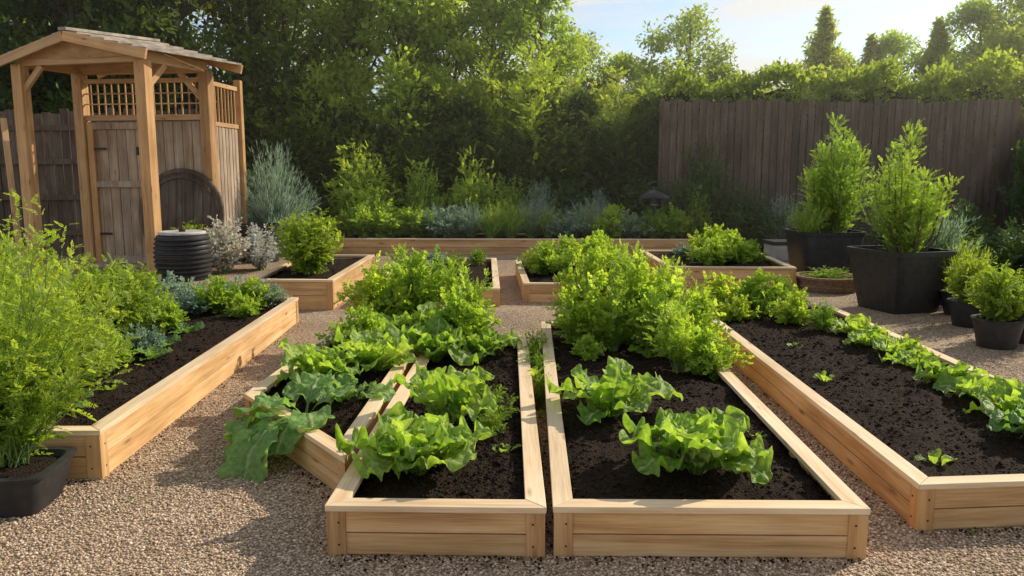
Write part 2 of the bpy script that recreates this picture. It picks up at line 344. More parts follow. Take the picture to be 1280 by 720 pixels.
def leader_mesh(name,leaders,lsz,dens,tpls,mats,up=.9,per=28,shootup=1.,pw=1.5):
    mb=MB()
    if not isinstance(tpls,list): tpls=[tpls]
    for (dx,dy,h,r) in leaders:
        tube(mb,[(dx*.3,dy*.3,0),(dx*.8,dy*.8,h*.4),(dx,dy,h*.95)],[.018,.010,.003],4,mi=1)
        n=int(dens*h*(r+.05)*10)
        ns=max(8,int(n/per)); zs_=RG.uniform(.04,.95,ns); azs=RG.uniform(0,6.28,ns)
        rr=r*(1-zs_**pw)*RG.uniform(.4,1.35,ns)+.02
        idx=np.repeat(np.arange(ns),per); s=RG.uniform(0,1,len(idx))
        z=h*zs_[idx]+s*(rr[idx]*shootup+.06); rad=rr[idx]*s**.9
        lean=zs_[idx]**.8
        P=np.stack([dx*lean+rad*np.cos(azs[idx]),dy*lean+rad*np.sin(azs[idx]),z],-1)
        O=norm(RG.normal(size=P.shape)); P=P+O*lsz*.5
        D=O*.7+np.array([0,0,up])+np.stack([np.cos(azs[idx]),np.sin(azs[idx]),0*s],-1)*.4
        lv=np.clip(RG.normal(.4,.2,len(P))+.3*(s-.4)+.15*zs_[idx],0,1)
        S=lsz*RG.uniform(.6,1.25,len(P))*(1.1-.4*zs_[idx])
        pick=RG.integers(0,len(tpls),len(P))
        for j,t in enumerate(tpls):
            q=pick==j; scatter(mb,t,P[q],D[q],S[q],lv[q])
    return mb.mesh(name,mats)

def tree_mesh(name,h,r,crown0,ncl,nlf,lsz,mats,shape='round',tpl=DIAM):
    mb=MB(); tr=.035*h*.5+.04
    tube(mb,[(0,0,-.1),(.05*r,.03*r,h*.3),(-.04*r,.02*r,h*.6),(0,0,h*.95)],[tr,tr*.75,tr*.4,.015],8,mi=1)
    C=[];R_=[]
    for i in range(ncl):
        zz=RG.uniform(0,1)
        if shape=='cone': rm=r*(1-zz)*RG.uniform(.6,1.25)
        else: rm=r*math.sqrt(max(.02,1-((zz-.42)/.6)**2))
        a=RG.uniform(0,6.28); q=rm*RG.uniform(.25,1.)**.6
        c=np.array([q*math.cos(a),q*math.sin(a),crown0+(h-crown0)*zz*.96]); C.append(c)
        R_.append(r*RG.uniform(.13,.27) if shape!='cone' else .06+.30*rm)
        if i%2==0:
            b0=np.array([0,0,max(crown0*.7,c[2]-q*.8-.2)]); m=(b0+c)/2+np.array([0,0,-.05*r])
            tube(mb,[b0,m,c],[tr*.3,tr*.18,.01],4,mi=1)
    C=np.array(C);R_=np.array(R_)
    idx=np.repeat(np.arange(ncl),nlf)
    O=norm(RG.normal(size=(len(idx),3))); q=RG.uniform(0,1,len(idx))**.45
    P=C[idx]+O*(R_[idx]*q)[:,None]*np.array([1.15,1.15,.8 if shape!='cone' else .45])
    P+=RG.normal(size=P.shape)*(.05*r if shape!='cone' else .05)
    D=O*.8+RG.normal(size=P.shape)*.5+np.array([0,0,-.1])
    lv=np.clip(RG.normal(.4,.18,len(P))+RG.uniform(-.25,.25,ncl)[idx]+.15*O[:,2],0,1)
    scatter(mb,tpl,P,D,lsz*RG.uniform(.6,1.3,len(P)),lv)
    return mb.mesh(name,mats)

# ---------------------------------------------------------------- hard-surface helpers
def box_part(name,parent,c,size,mat,rotz=0,bev=.004,rx=0,ry=0):
    sx,sy,sz=[a/2 for a in size]
    V=[(-sx,-sy,-sz),(sx,-sy,-sz),(sx,sy,-sz),(-sx,sy,-sz),(-sx,-sy,sz),(sx,-sy,sz),(sx,sy,sz),(-sx,sy,sz)]
    F=[(0,3,2,1),(4,5,6,7),(0,1,5,4),(1,2,6,5),(2,3,7,6),(3,0,4,7)]
    me=bpy.data.meshes.new(name); me.from_pydata(V,[],F); me.materials.append(mat)
    o=bpy.data.objects.new(name,me); link(o); o.location=Vector(c)-(parent.location if parent else Vector())
    o.rotation_euler=(rx,ry,rotz)
    if parent: o.parent=parent
    if bev:
        b=o.modifiers.new('b','BEVEL'); b.width=bev; b.segments=2
    return o
def beam(name,parent,p0,p1,w,d,mat,bev=.005):
    p0=Vector(p0);p1=Vector(p1); L=(p1-p0).length
    o=box_part(name,parent,(p0+p1)/2,(L,w,d),mat,bev=bev)
    x=(p1-p0).normalized(); up=Vector((0,0,1)) if abs(x.z)<.95 else Vector((0,1,0))
    y=up.cross(x).normalized(); z=x.cross(y)
    o.rotation_euler=Matrix((x,y,z)).transposed().to_euler(); return o
def prism_part(name,parent,poly,z0,z1,mat,xdir,bev=.004):
    c=sum((Vector((p[0],p[1],0)) for p in poly),Vector())/len(poly); c.z=(z0+z1)/2
    a=math.atan2(xdir[1],xdir[0]); Mi=Matrix.Rotation(-a,4,'Z')
    n=len(poly); V=[]
    for z in (z0,z1):
        for p in poly: V.append(Mi@(Vector((p[0],p[1],z))-c))
    F=[tuple(range(n))[::-1],tuple(range(n,2*n))]+[(i,(i+1)%n,(i+1)%n+n,i+n) for i in range(n)]
    me=bpy.data.meshes.new(name); me.from_pydata([v[:] for v in V],[],F); me.materials.append(mat)
    o=bpy.data.objects.new(name,me); link(o); o.location=c-parent.location; o.rotation_euler=(0,0,a); o.parent=parent
    if bev:
        b=o.modifiers.new('b','BEVEL'); b.width=bev; b.segments=2
    return o
def inset(P,t):
    P=[Vector(p) for p in P]; n=len(P); out=[]
    for i in range(n):
        d0=(P[i]-P[i-1]).normalized(); d1=(P[(i+1)%n]-P[i]).normalized()
        n0=Vector((-d0.y,d0.x)); n1=Vector((-d1.y,d1.x))
        k=(n0+n1); out.append(P[i]+k*(t/ (1+n0.dot(n1))))
    return out
def soil_mesh(Q,z,amp,nx,ny,seed):
    mb=MB(); Q=[np.array(q) for q in Q]
    u,v=np.meshgrid(np.linspace(0,1,nx),np.linspace(0,1,ny),indexing='ij')
    XY=((1-u)*(1-v))[...,None]*Q[0]+(u*(1-v))[...,None]*Q[1]+(u*v)[...,None]*Q[2]+((1-u)*v)[...,None]*Q[3]
    Z=np.zeros(u.shape)
    for i in range(nx):
        for j in range(ny):
            x,y=XY[i,j]; p=Vector((x*3,y*3,seed))
            Z[i,j]=noise.noise(p)*1.+.45*noise.noise(p*3.1)+.32*abs(noise.noise(p*8.3))+.25*noise.noise(p*19)
    edge=np.minimum(np.minimum(u,1-u),np.minimum(v,1-v)); Z=z+amp*Z+np.clip(edge*4,0,1)*.03
    mb.add(np.concatenate([XY,Z[...,None]],-1).reshape(-1,3),gridfaces(nx,ny)[:, [0,3,2,1]],0)
    return mb,XY,Z
def ico():
    import bmesh
    bm=bmesh.new(); bmesh.ops.create_icosphere(bm,subdivisions=1,radius=1); v=np.array([p.co[:] for p in bm.verts]); bm.faces.ensure_lookup_table()
    f=np.array([[w.index for w in q.verts] for q in bm.faces]); bm.free(); return v,f
ICO=ico()
def lumps(mb,P,S,lv,mi=0,flat=.7):
    for k in range(4):
        q=slice(k,None,4); v=ICO[0]*(1+.22*RG.normal(size=ICO[0].shape)); v=v*np.array([1,1,flat])
        n=len(P[q])
        D=RG.normal(size=(n,3))*np.array([1,1,.15]); scatter(mb,(v,ICO[1]),P[q],D,S[q],lv[q],mi,Nn=norm(RG.normal(size=(n,3))*.2+np.array([0,0,1.])))
bedn=0
def raised_bed(corners,h,near=True,cap=.085,sdrop=.075):
    global bedn; bedn+=1
    P=[Vector(c) for c in corners]; c=sum(P,Vector((0,0)))/4
    E=empty('raised_garden_bed',(c.x,c.y,0))
    O1=inset(P,-.012); O2=inset(P,cap); ht=h-.03; nb=2
    for i in range(4):
        j=(i+1)%4; d=(P[j]-P[i]).normalized(); n=Vector((-d.y,d.x))
        a=P[i]+d*.03; b=P[j]-d*.03
        for k in range(nb):
            z0=.0+ht*k/nb+(.002 if k else 0); z1=ht*(k+1)/nb-.003
            off=n*RG.uniform(0,.004)
            prism_part('board',E,[a+off,b+off,b+off+n*.04,a+off+n*.04],z0,z1,PINE,d)
        g=d*.0012
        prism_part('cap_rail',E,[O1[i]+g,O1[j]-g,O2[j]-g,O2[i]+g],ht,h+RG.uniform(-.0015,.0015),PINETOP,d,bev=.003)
        dp=(P[i]-P[i-1]).normalized(); w=.09
        A=inset(P,-.007)[i]
        prism_part('corner_post',E,[A,A+d*w,A+d*w-dp*w,A-dp*w],-.01,ht-.001,POSTW,(1,0))
        if near:
            for (q,sg) in ((P[i],1),(P[j],-1)):
                for zz in (ht*.25,ht*.75):
                    s_=q+d*sg*.05-n*.010
                    prism_part('screw',E,[s_-d*.004,s_+d*.004,s_+d*.004+n*.006,s_-d*.004+n*.006],zz-.004,zz+.004,METAL,d,bev=0)
    nx,ny=(80,170) if near else (40,50)
    mb,XY,Z=soil_mesh([tuple(q) for q in inset(P,.02)],h-sdrop,.042,nx,ny,bedn*3.7)
    nl=7000 if near else 500
    i=RG.integers(1,nx-1,nl); j=RG.integers(1,ny-1,nl)
    PP=np.concatenate([XY[i,j]+RG.normal(size=(nl,2))*.01,Z[i,j][:,None]+.001],-1)
    lumps(mb,PP,RG.uniform(.003,.008,nl)*(RG.uniform(0,1,nl)**3*1.9+.8),RG.uniform(0,1,nl))
    so=mb.obj('soil',[SOIL]); so.parent=E; so.location=-E.location
    return E

# ================================================================ SETTING
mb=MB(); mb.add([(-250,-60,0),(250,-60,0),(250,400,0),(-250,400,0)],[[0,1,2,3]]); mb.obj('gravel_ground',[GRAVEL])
mb,XY,Z=soil_mesh([(-7.5,19.0),(13,17.5),(13,23),(-7.5,23)],.03,.02,60,20,9.1); mb.obj('planting_border_soil',[SOIL])

BEDS=[
 ([(-4.4,4.42),(-2.49,4.48),(-2.72,9.45),(-4.6,9.45)],.30,True),
 ([(-1.96,5.45),(-.985,4.2),(-.95,8.5),(-1.82,8.5)],.25,True),
 ([(-.92,3.56),(.095,3.55),(.02,7.4),(-.87,7.4)],.25,True),
 ([(.15,3.56),(1.6,3.56),(1.62,8.2),(.19,8.2)],.25,True),
 ([(1.99,3.86),(3.6,4.02),(3.58,9.43),(1.98,9.43)],.25,True),
 ([(-3.6,10.35),(-2.5,10.3),(-2.55,13.5),(-3.7,13.5)],.40,False),
 ([(-2.12,10.6),(-.33,10.6),(-.51,14.4),(-2.17,14.4)],.25,False),
 ([(.0,10.96),(2.05,10.85),(1.9,13.9),(-.14,13.9)],.27,False),
 ([(2.2,12.17),(4.12,12.1),(4.25,14.8),(2.15,14.8)],.36,False),
 ([(-4.36,17.4),(3.8,17.3),(3.8,18.9),(-4.36,18.9)],.35,False)]
for c,h,n in BEDS: raised_bed(c,h,n)

def inpoly(X,Y,c):
    ins=np.ones(len(X),bool)
    for i in range(4):
        a=c[i];b=c[(i+1)%4]; ins&=((b[0]-a[0])*(Y-a[1])-(b[1]-a[1])*(X-a[0]))>-.02
    return ins
n=75000
Y=2.7+5.0*RG.uniform(0,1,n)**1.7; X=RG.uniform(-1,1,n)*(.66*Y+.4)
k=np.ones(n,bool)
for c,h,_ in BEDS: k&=~inpoly(X,Y,c)
X=X[k];Y=Y[k];n=len(X); S=RG.uniform(.004,.0088,n)
mb=MB(); lumps(mb,np.stack([X,Y,S*.35],-1),S,np.clip(RG.normal(.5,.24,n),0,1),flat=.65); mb.obj('gravel_pebbles',[PEB])
P_=[]
for c,h,_ in BEDS[:5]:
    for _k in range(360):
        i=RG.integers(0,4); a=np.array(c[i]);b=np.array(c[(i+1)%4]); d=(b-a)/np.linalg.norm(b-a); out=np.array([d[1],-d[0]])
        P_.append(a+(b-a)*RG.uniform(0,1)+out*(.015+abs(RG.normal())*.05))
P_=np.array(P_); S=RG.uniform(.003,.008,len(P_)); mb=MB(); lumps(mb,np.concatenate([P_,np.full((len(P_),1),.01)],-1),S,S*0+.5); mb.obj('spilled_soil_crumbs',[SOIL])
n=160; X=RG.uniform(-4,4.5,n); Y=RG.uniform(2.8,10,n); k=np.ones(n,bool)
for c,h,_ in BEDS: k&=~inpoly(X,Y,c)
X=X[k];Y=Y[k];n=len(X); mb=MB(); D=RG.normal(size=(n,3))*np.array([1,1,.1]); scatter(mb,LOBE[0],np.stack([X,Y,X*0+.014],-1),D,RG.uniform(.015,.035,n),RG.uniform(0,1,n),Nn=norm(RG.normal(size=(n,3))*.15+np.array([0,0,1.]))); mb.obj('fallen_leaves',[L_HERB])

def fence(name,p0,p1,h,bw=.19,mat=FENCE,rails=False):
    p0=Vector(p0);p1=Vector(p1); E=empty(name,(p0.x,p0.y,0)); L=(p1-p0).length; d=(p1-p0)/L; nrm=Vector((d.y,-d.x)); a=math.atan2(d.y,d.x)
    n=int(L/bw); bw=L/n
    for i in range(n):
        c=p0+d*(bw*(i+.5))+nrm*RG.uniform(-.012,.012); hh=h+RG.uniform(-.06,.05)
        box_part('board',E,(c.x,c.y,hh/2),(bw-RG.uniform(.008,.022),.03,hh),mat,rotz=a+RG.uniform(-.05,.05),bev=.004)
    for z in ((.4,1.4,h-.5) if not rails else (.5,1.25,2.0,h-.35)):
        c=(p0+p1)/2-nrm*.05 if not rails else (p0+p1)/2+nrm*.06
        box_part('rail',E,(c.x,c.y,z),(L,.05,.11),mat,rotz=a)
    m=int(L/2.4)
    for i in range(m+1):
        c=p0+d*(L*i/m)-nrm*(.11 if not rails else -.13)
        box_part('post',E,(c.x,c.y,(h+.05)/2),(.11,.11,h+.05),mat,rotz=a)
    return E
fence('wooden_fence',(3.3,19.5),(11.7,19.5),3.45,bw=.17)
fence('wooden_fence',(11.75,19.5),(9.0,13.2),3.0)
fence('wooden_fence',(-14,17.0),(-5.9,17.0),3.05,rails=True)

# ---------------- shed / garden arbour
S_=empty('garden_shed',(-7.2,14.3,0))
P1=(-8.72,14.1);P2=(-6.3,13.5);P3=(-8.35,15.3);P4=(-5.85,15.0); EZ=3.62
for p in (P1,P2,P3,P4): box_part('post',S_,(p[0],p[1],EZ/2),(.2,.2,EZ),POSTW,rotz=-.23,bev=.01)
def b3(nm,a,b,w,d,mat=POSTX): return beam(nm,S_,a,b,w,d,mat)
b3('eave_beam',(*P1,EZ+.06),(*P2,EZ+.06),.12,.18); b3('eave_beam',(*P2,EZ+.063),(*P4,EZ+.06),.12,.18)
b3('eave_beam',(*P3,EZ+.058),(*P4,EZ+.058),.12,.18); b3('eave_beam',(*P1,EZ+.057),(*P3,EZ+.057),.12,.18)
FLr=Vector((-9.0,13.95,3.68));FRr=Vector((-6.1,13.25,3.72));BRr=Vector((-5.2,15.1,3.70));BLr=Vector((-8.3,15.9,3.70))
RF=Vector((-7.6,13.55,4.06));RB=Vector((-7.0,15.6,4.2))
for a,b in ((FLr,RF),(RF,FRr),(BRr,RB),(RB,BLr)):
    b3('bargeboard',a-Vector((0,.03,.05)),b-Vector((0,.03,.05)),.05,.16)
mb=MB(); q=[FLr+Vector((.25,.12,-.03)),FRr+Vector((-.2,.14,-.03)),RF+Vector((0,.12,-.04))]
mb.add([v-S_.location for v in q],[[0,1,2]]); g=mb.obj('gable_infill',[POSTX]); g.parent=S_
def slope(e0,e1,r0,r1,nst):
    for i in range(nst):
        a=i/nst; b=(i+1)/nst-.004
        A=r0.lerp(e0,a);B=r1.lerp(e1,a);C=r1.lerp(e1,b);D=r0.lerp(e0,b)
        up=Vector((0,0,.035)); tilt=Vector((0,0,.03))
        V=[A,B,C+tilt,D+tilt,A+up,B+up,C+up+tilt,D+up+tilt]
        me=bpy.data.meshes.new('roof_board'); me.from_pydata([(v-S_.location)[:] for v in V],[],[(0,3,2,1),(4,5,6,7),(0,1,5,4),(1,2,6,5),(2,3,7,6),(3,0,4,7)])
        me.materials.append(SHINGLE); o=bpy.data.objects.new('roof_board',me); link(o); o.parent=S_
slope(FRr,BRr,RF,RB,6); slope(FLr,BLr,RF,RB,6)
b3('ridge_cap',RF+Vector((0,-.05,.06)),RB+Vector((0,.05,.06)),.16,.05,SHINGLE)
b3('brace',(P1[0],P1[1],EZ-.5),(P1[0]+.45,P1[1]-.11,EZ-.03),.07,.1)
b3('brace',(P2[0],P2[1],EZ-.5),(P2[0]+.16,P2[1]+.45,EZ-.03),.07,.1)
b3('brace',(P4[0],P4[1],EZ-.6),(P4[0]-.5,P4[1]+.06,EZ-.03),.07,.1)
b3('leaning_prop',(-8.8,13.8,0),(-9.6,14.9,2.75),.1,.1)
A=Vector((P3[0],P3[1]));B=Vector((P4[0],P4[1])); W=(B-A).length; dd=(B-A)/W; ang=math.atan2(dd.y,dd.x)
def wp(s,z,off=0): v=A+dd*s+Vector((dd.y,-dd.x))*off; return (v.x,v.y,z)
def wbox(nm,s0,s1,z0,z1,off,th,mat): return box_part(nm,S_,wp((s0+s1)/2,(z0+z1)/2,off),(s1-s0,th,z1-z0),mat,rotz=ang)
nb=12
for i in range(nb):
    s0=.12+(W-.24)*i/nb; s1=s0+(W-.24)/nb-.012
    wbox('wall_board',s0,s1,.05,2.72,RG.uniform(-.006,.006),.035,GREYW)
wbox('window_sill',.1,W-.1,2.74,2.84,.02,.09,POSTX); wbox('window_head',.1,W-.1,3.42,3.5,.02,.08,POSTX)
wbox('mullion',1.27,1.37,2.84,3.42,.02,.08,POSTW)
for s in np.arange(.2,W-.12,.14): wbox('lattice_bar',s,s+.025,2.84,3.42,.0,.025,POSTW)
for z in (3.03,3.22): wbox('lattice_rail',.1,W-.1,z,z+.025,.028,.02,POSTX)
wbox('door_stile',.12,.24,.04,2.7,.05,.05,POSTW); wbox('door_stile',1.22,1.34,.04,2.7,.05,.05,POSTW)
wbox('door_rail',.24,1.22,2.58,2.7,.049,.048,GREYW); wbox('door_rail',.24,1.22,1.5,1.62,.049,.048,GREYW); wbox('door_rail',.24,1.22,.06,.2,.049,.048,GREYW)
wbox('door_handle',1.12,1.16,2.1,2.25,.09,.03,METAL); wbox('hinge',.24,.5,2.2,2.24,.08,.01,METAL); wbox('hinge',.24,.5,.6,.64,.08,.01,METAL)
wbox('threshold',.05,W-.05,0,.06,.15,.3,GREYW)
for i in range(7): box_part('screen_bar',S_,(-5.82+.008*i,15.3+.15*i,3.05),(.03,.03,.75),POSTW)
b3('screen_rail',(-5.83,15.15,2.68),(-5.76,16.3,2.68),.06,.08); b3('screen_rail',(-5.83,15.15,3.42),(-5.76,16.3,3.42),.06,.08)
for i in range(7): box_part('screen_board',S_,(-5.82+.008*i,15.3+.15*i,1.33),(.03,.14,2.62),GREYW)
box_part('post',S_,(-5.75,16.38,1.8),(.14,.14,3.6),POSTW)
Wh=empty('wooden_cable_reel',(*wp(2.0,1.5,.32)[:2],0))
mb=MB(); an=np.linspace(0,2*np.pi,41); R0=.80; c=np.array([0,0,1.02])
ring=lambda R,y=0.:np.stack([R*np.cos(an),0*an+y,R*np.sin(an)],-1)+c
tube(mb,ring(R0),np.full(41,.05),8); tube(mb,ring(R0*.85,-.03),np.full(41,.02),6)
w_=.19
for k in range(-4,5):
    x0=k*w_*.88; hh=math.sqrt(max(.01,(R0*.98)**2-x0*x0)); bx0,bx1=x0-w_*.42,x0+w_*.42
    V=[(x,y,1.02+sg*hh) for y in (-.02,.03) for sg in (-1,1) for x in (bx0,bx1)]
    mb.add(V,[[0,1,3,2],[4,6,7,5],[0,4,5,1],[2,3,7,6],[0,2,6,4],[1,5,7,3]])
w=mb.obj('reel_disc',[FENCE]); w.parent=Wh; w.rotation_euler=(-.12,0,ang)

def lathe(name,prof,mat,loc,k=40,square=0,parent=None,rot=0,smooth=True):
    mb=MB(); an=np.arange(k)*2*np.pi/k+math.pi/4
    cx,sx=np.cos(an),np.sin(an)
    den=(abs(cx)**square+abs(sx)**square)**(1/square) if square else 1
    V=np.array([np.stack([r*cx/den,r*sx/den,0*an+z],-1) for r,z in prof]); n=len(prof); i,j=np.meshgrid(np.arange(n-1),np.arange(k),indexing='ij'); j2=(j+1)%k
    mb.add(V.reshape(-1,3),np.stack([i*k+j,i*k+j2,(i+1)*k+j2,(i+1)*k+j],-1).reshape(-1,4))
    o=mb.obj(name,[mat],loc,rot,smooth)
    m=o.modifiers.new('e','EDGE_SPLIT'); m.split_angle=math.radians(40)
    if parent: o.parent=parent; o.location=Vector(loc)-parent.location
    return o
def pot(loc,rt,rb,h,square=0,rot=0,name='plant_pot',mat=BLACKP):
    E=empty(name,loc)
    prof=[(.001,.01),(rb,.0),(rb+(rt-rb)*.93,h*.9),(rt*.98,h*.92),(rt+.012,h*.92),(rt+.015,h),(rt-.03,h),(rt-.05,h*.8),(.001,h*.8)]
    lathe('pot_body',prof,mat,loc,parent=E,square=square,rot=rot,k=64 if square else 32)
    lathe('potting_soil',[(.001,h*.88),(rt*.5,h*.87),(rt-.04,h*.85)],SOIL,loc,parent=E,square=square,rot=rot)
    return E
pot((5.15,13.8,0),.54,.44,.8,square=5,rot=.1,name='square_planter')
pot((4.93,10.5,0),.48,.35,.8,square=14,rot=.3,name='square_planter')
pot((-2.78,4.12,0),.25,.19,.23,square=6,rot=.1)
pot((4.9,8.2,0),.24,.18,.3); pot((5.25,9.35,0),.24,.18,.3); pot((5.35,8.5,0),.26,.2,.32); pot((5.75,11.1,0),.4,.32,.5); pot((5.55,10.1,0),.25,.19,.3)
pot((-5.3,16.0,0),.42,.34,.75)
RB_=empty('rain_barrel',(-5.72,13.3,0))
prof=[(.001,0),(.40,0)]
for i in range(9):
    z=.06+i*.075; bul=.045*math.sin(math.pi*(z/.74)); prof+=[(.40+bul,z),(.425+bul,z+.02),(.425+bul,z+.04),(.40+bul,z+.055)]
prof+=[(.41,.74),(.37,.76),(.001,.76)]
lathe('barrel_body',prof,BLACKP,RB_.location,parent=RB_)
lathe('barrel_lid',[(.001,.80),(.3,.80),(.36,.81),(.38,.79),(.38,.765),(.001,.765)],LIDM,RB_.location,parent=RB_)
lathe('lid_knob',[(.05,.80),(.06,.84),(.03,.87),(.001,.87)],BLACKP,RB_.location,parent=RB_)
PL=empty('path_light',(2.92,18.1,.25))
lathe('stake',[(.03,0),(.03,.95),(.05,.96)],METAL,PL.location,parent=PL,k=16)
lathe('shade',[(.12,.82),(.12,.94),(.40,.96),(.38,1.0),(.2,1.1),(.06,1.15),(.04,1.19),(.001,1.2)],METAL,PL.location,parent=PL)
lathe('lens',[(.09,.80),(.1,.94)],LIDM,PL.location,parent=PL)
SB=empty('storage_box',(5.35,16.3,0))
box_part('box_body',SB,(5.35,16.3,.17),(.8,.5,.34),GREYPL,rotz=.1,bev=.03); box_part('box_lid',SB,(5.35,16.3,.38),(.86,.56,.07),BLACKP,rotz=.1,bev=.02)
for dx in (-.25,0,.25): box_part('latch',SB,(5.35+dx,16.04,.28),(.06,.02,.1),METAL,rotz=.1)
E=empty('wicker_planter',(4.65,12.2,0))
lathe('basket',[(.001,0),(.42,0),(.46,.08),(.44,.1),(.47,.18),(.5,.2),(.5,.23),(.44,.23),(.42,.15),(.001,.15)],WICKER,E.location,parent=E)

# ================================================================ PLANTS (foreground)
HR=(38,21)
lettuce('lettuce_plant',-.56,4.1,.19,.43,32,ruf=.32,wide=.34,upright=.85,res=HR)
lettuce('lettuce_plant',-.50,4.85,.19,.50,20,ruf=.32,wide=.27,upright=1.6,res=HR,lobes=.5)
lettuce('lettuce_plant',.93,4.12,.19,.47,34,ruf=.32,wide=.34,upright=1.15,res=HR)
lettuce('lettuce_plant',.58,5.1,.19,.50,19,ruf=.22,wide=.32,lobes=.7,upright=.8,res=HR)
for (x,y,s,n,m,u) in [(-1.55,5.95,.46,20,L_LET,.9),(-1.18,6.25,.46,20,L_LET,1.1),(-.75,6.7,.46,20,L_LET,.9),(-.38,6.8,.42,16,L_LET,.8),(-1.3,7.2,.5,14,L_LET,1.2),(-.7,7.3,.5,14,L_LET,1.3),
     (-1.25,5.45,.40,10,L_KALE,.5)]:
    lettuce('lettuce_plant' if m is L_LET else 'kale_plant',x,y,.18,s,n,mat=m,upright=u,ruf=.28,wide=.34,lobes=.3,res=(26,15))
mb=MB()
for az,Ln,e0,e1,w in [(-2.5,.62,.5,-1.5,.34),(-2.9,.55,.5,-1.1,.34),(-2.1,.6,.4,-1.3,.36),(-1.7,.5,.5,-1.0,.36),(2.9,.5,.6,-.7,.36),(-1.2,.45,.7,-.5,.38),(-2.3,.4,1.1,-.3,.4),(1.5,.4,1,.1,.36),(.3,.38,1,-.1,.36),(-2.0,.78,.5,-1.7,.26)]:
    big_leaf(mb,(0,0,0),az,Ln,Ln*w,e0,e1,.18,RG.uniform(.4,.95),lobes=.4,stalk=.3,ns=30,nt=17,cup=.1)
mb.obj('squash_plant',[L_KALE],(-1.42,5.0,.2))

frilA=bush_mesh('frilly_herb',.40,.62,36,10,.165,SPF,[L_FRIL,STEM],flat=.4,low=.2,curve=1.2,dirup=.7,jit=.15)
frilB=bush_mesh('frilly_herb',.32,.45,30,9,.14,SPF,[L_FRIL,STEM],flat=.45,low=.15,curve=1.2,dirup=.6,jit=.15)
frilT=bush_mesh('tall_frilly_herb',.36,.85,26,16,.12,SPF,[L_FRIL,STEM],flat=.3,low=.2,curve=1.6,dirup=1.,jit=.15)
dill=bush_mesh('feathery_herb',.36,.8,44,15,.13,SPD,[L_FRIL,STEM],flat=.35,low=.2,curve=1.4,dirup=1.,jit=.15,sr=.004)
herbA=bush_mesh('herb_bush',.28,.45,42,12,.10,SPD,[L_HERB,STEM],flat=.4,low=.2,jit=.2)
for x,y,s,m in [(.6,7.3,.85,frilA),(.98,7.3,1.0,frilT),(1.3,6.9,.95,frilA),(1.5,6.3,.75,frilB),(.55,6.75,.45,frilB),(1.1,7.9,1.1,dill),(.62,7.95,1.0,frilT),(1.45,7.6,.95,dill),(1.25,6.35,.7,dill),(.8,7.0,.7,dill),
    (-.55,7.2,.85,frilA),(-1.0,7.8,1.0,frilT),(-1.45,7.9,1.,frilA),(-.65,7.9,.9,dill),(-1.45,6.9,.85,frilB),(-1.2,8.3,1.,dill),
    (2.3,9.1,.9,frilB),(2.65,8.95,1.0,frilB),(2.95,9.1,.85,frilB),(2.85,8.4,.7,frilB),(3.02,8.0,.7,herbA),(2.3,8.5,.6,frilB),(-.24,4.95,.6,herbA),(-.2,4.72,.4,herbA)]:
    place({herbA:'parsley_plant',dill:'dill_plant'}.get(m,'frilly_herb_plant'),m,x,y,.18,s)
for i,(x,y,s) in enumerate([(3.25,7.75,.3),(3.2,7.3,.26),(3.28,6.85,.31),(3.2,6.4,.27),(3.22,5.95,.33),(3.25,5.55,.29),(3.2,5.15,.35),(3.12,4.7,.38)]):
    lettuce('lettuce_plant',x,y,.18,s,17,ruf=.3,wide=.36,res=(18,13),mat=L_KALE if i>=7 else L_LET,upright=.7,lobes=.4)
for x,y,h in [(1.42,4.75,.2),(.1,6.2,.2),(-.12,4.45,.2),(2.3,4.3,.2),(2.35,6.1,.2),(2.5,7.2,.2),(-3.0,5.6,.24),(.12,6.0,.05),(.1,5.6,.05),(.11,6.8,.05)]:
    lettuce('seedling',x,y,h-.02,RG.uniform(.07,.12),7,ruf=.12,res=(9,7),mat=L_LET,upright=1)
place('herb_plant',herbA,.12,6.4,.0,.55,szz=.8); place('herb_plant',herbA,.11,7.0,.0,.6,szz=.9); place('herb_plant',herbA,.12,5.95,.0,.4,szz=.6)

bigb=bush_mesh('feathery_bush',.60,1.36,150,18,.12,SPD,[L_BUSHN,STEM],flat=.4,low=.08,curve=1.1,dirup=.7,jit=.15,sr=.004,taper=.55)
place('feathery_bush',bigb,-2.84,4.2,.18,1.03)
place('feathery_bush',bigb,-3.3,5.0,.22,.97,rot=2)
midb=bush_mesh('leafy_bush',.42,.8,85,13,.12,SPL,[L_BUSH,STEM],flat=.4,low=.1,curve=1.1,jit=.2,sr=.004)
for x,y,s in [(-3.65,5.7,1.1),(-3.75,6.4,1.),(-3.25,5.6,.7),(-3.8,7.2,.95),(-3.95,7.9,.8)]: place('leafy_bush',midb,x,y,.22,s)
blue=bush_mesh('blue_herb',.3,.35,60,28,.045,LOBE,[L_BLUE,STEM],flat=.5,low=.15,dirup=.8)
for x,y,s in [(-4.2,9.1,1.1),(-3.8,9.0,1.),(-3.4,9.1,1.),(-3.0,9.1,.9),(-4.1,8.4,1.1),(-3.3,6.7,.7),(-3.6,8.6,.8)]: place('blue_herb',blue,x,y,.24,s)
for x,y,s in [(-3.4,8.7,.8),(-3.1,9.0,.7),(-3.0,8.4,.5),(-3.3,6.1,.7),(-3.5,7.6,.7)]: place('frilly_herb_plant',frilB,x,y,.24,s)
for x,y,s in [(-3.1,6.5,.18),(-3.2,6.9,.2),(-3.05,5.1,.2),(-3.25,7.5,.18)]: lettuce('cabbage_seedling',x,y,.24,s,9,mat=L_KALE,res=(12,9))

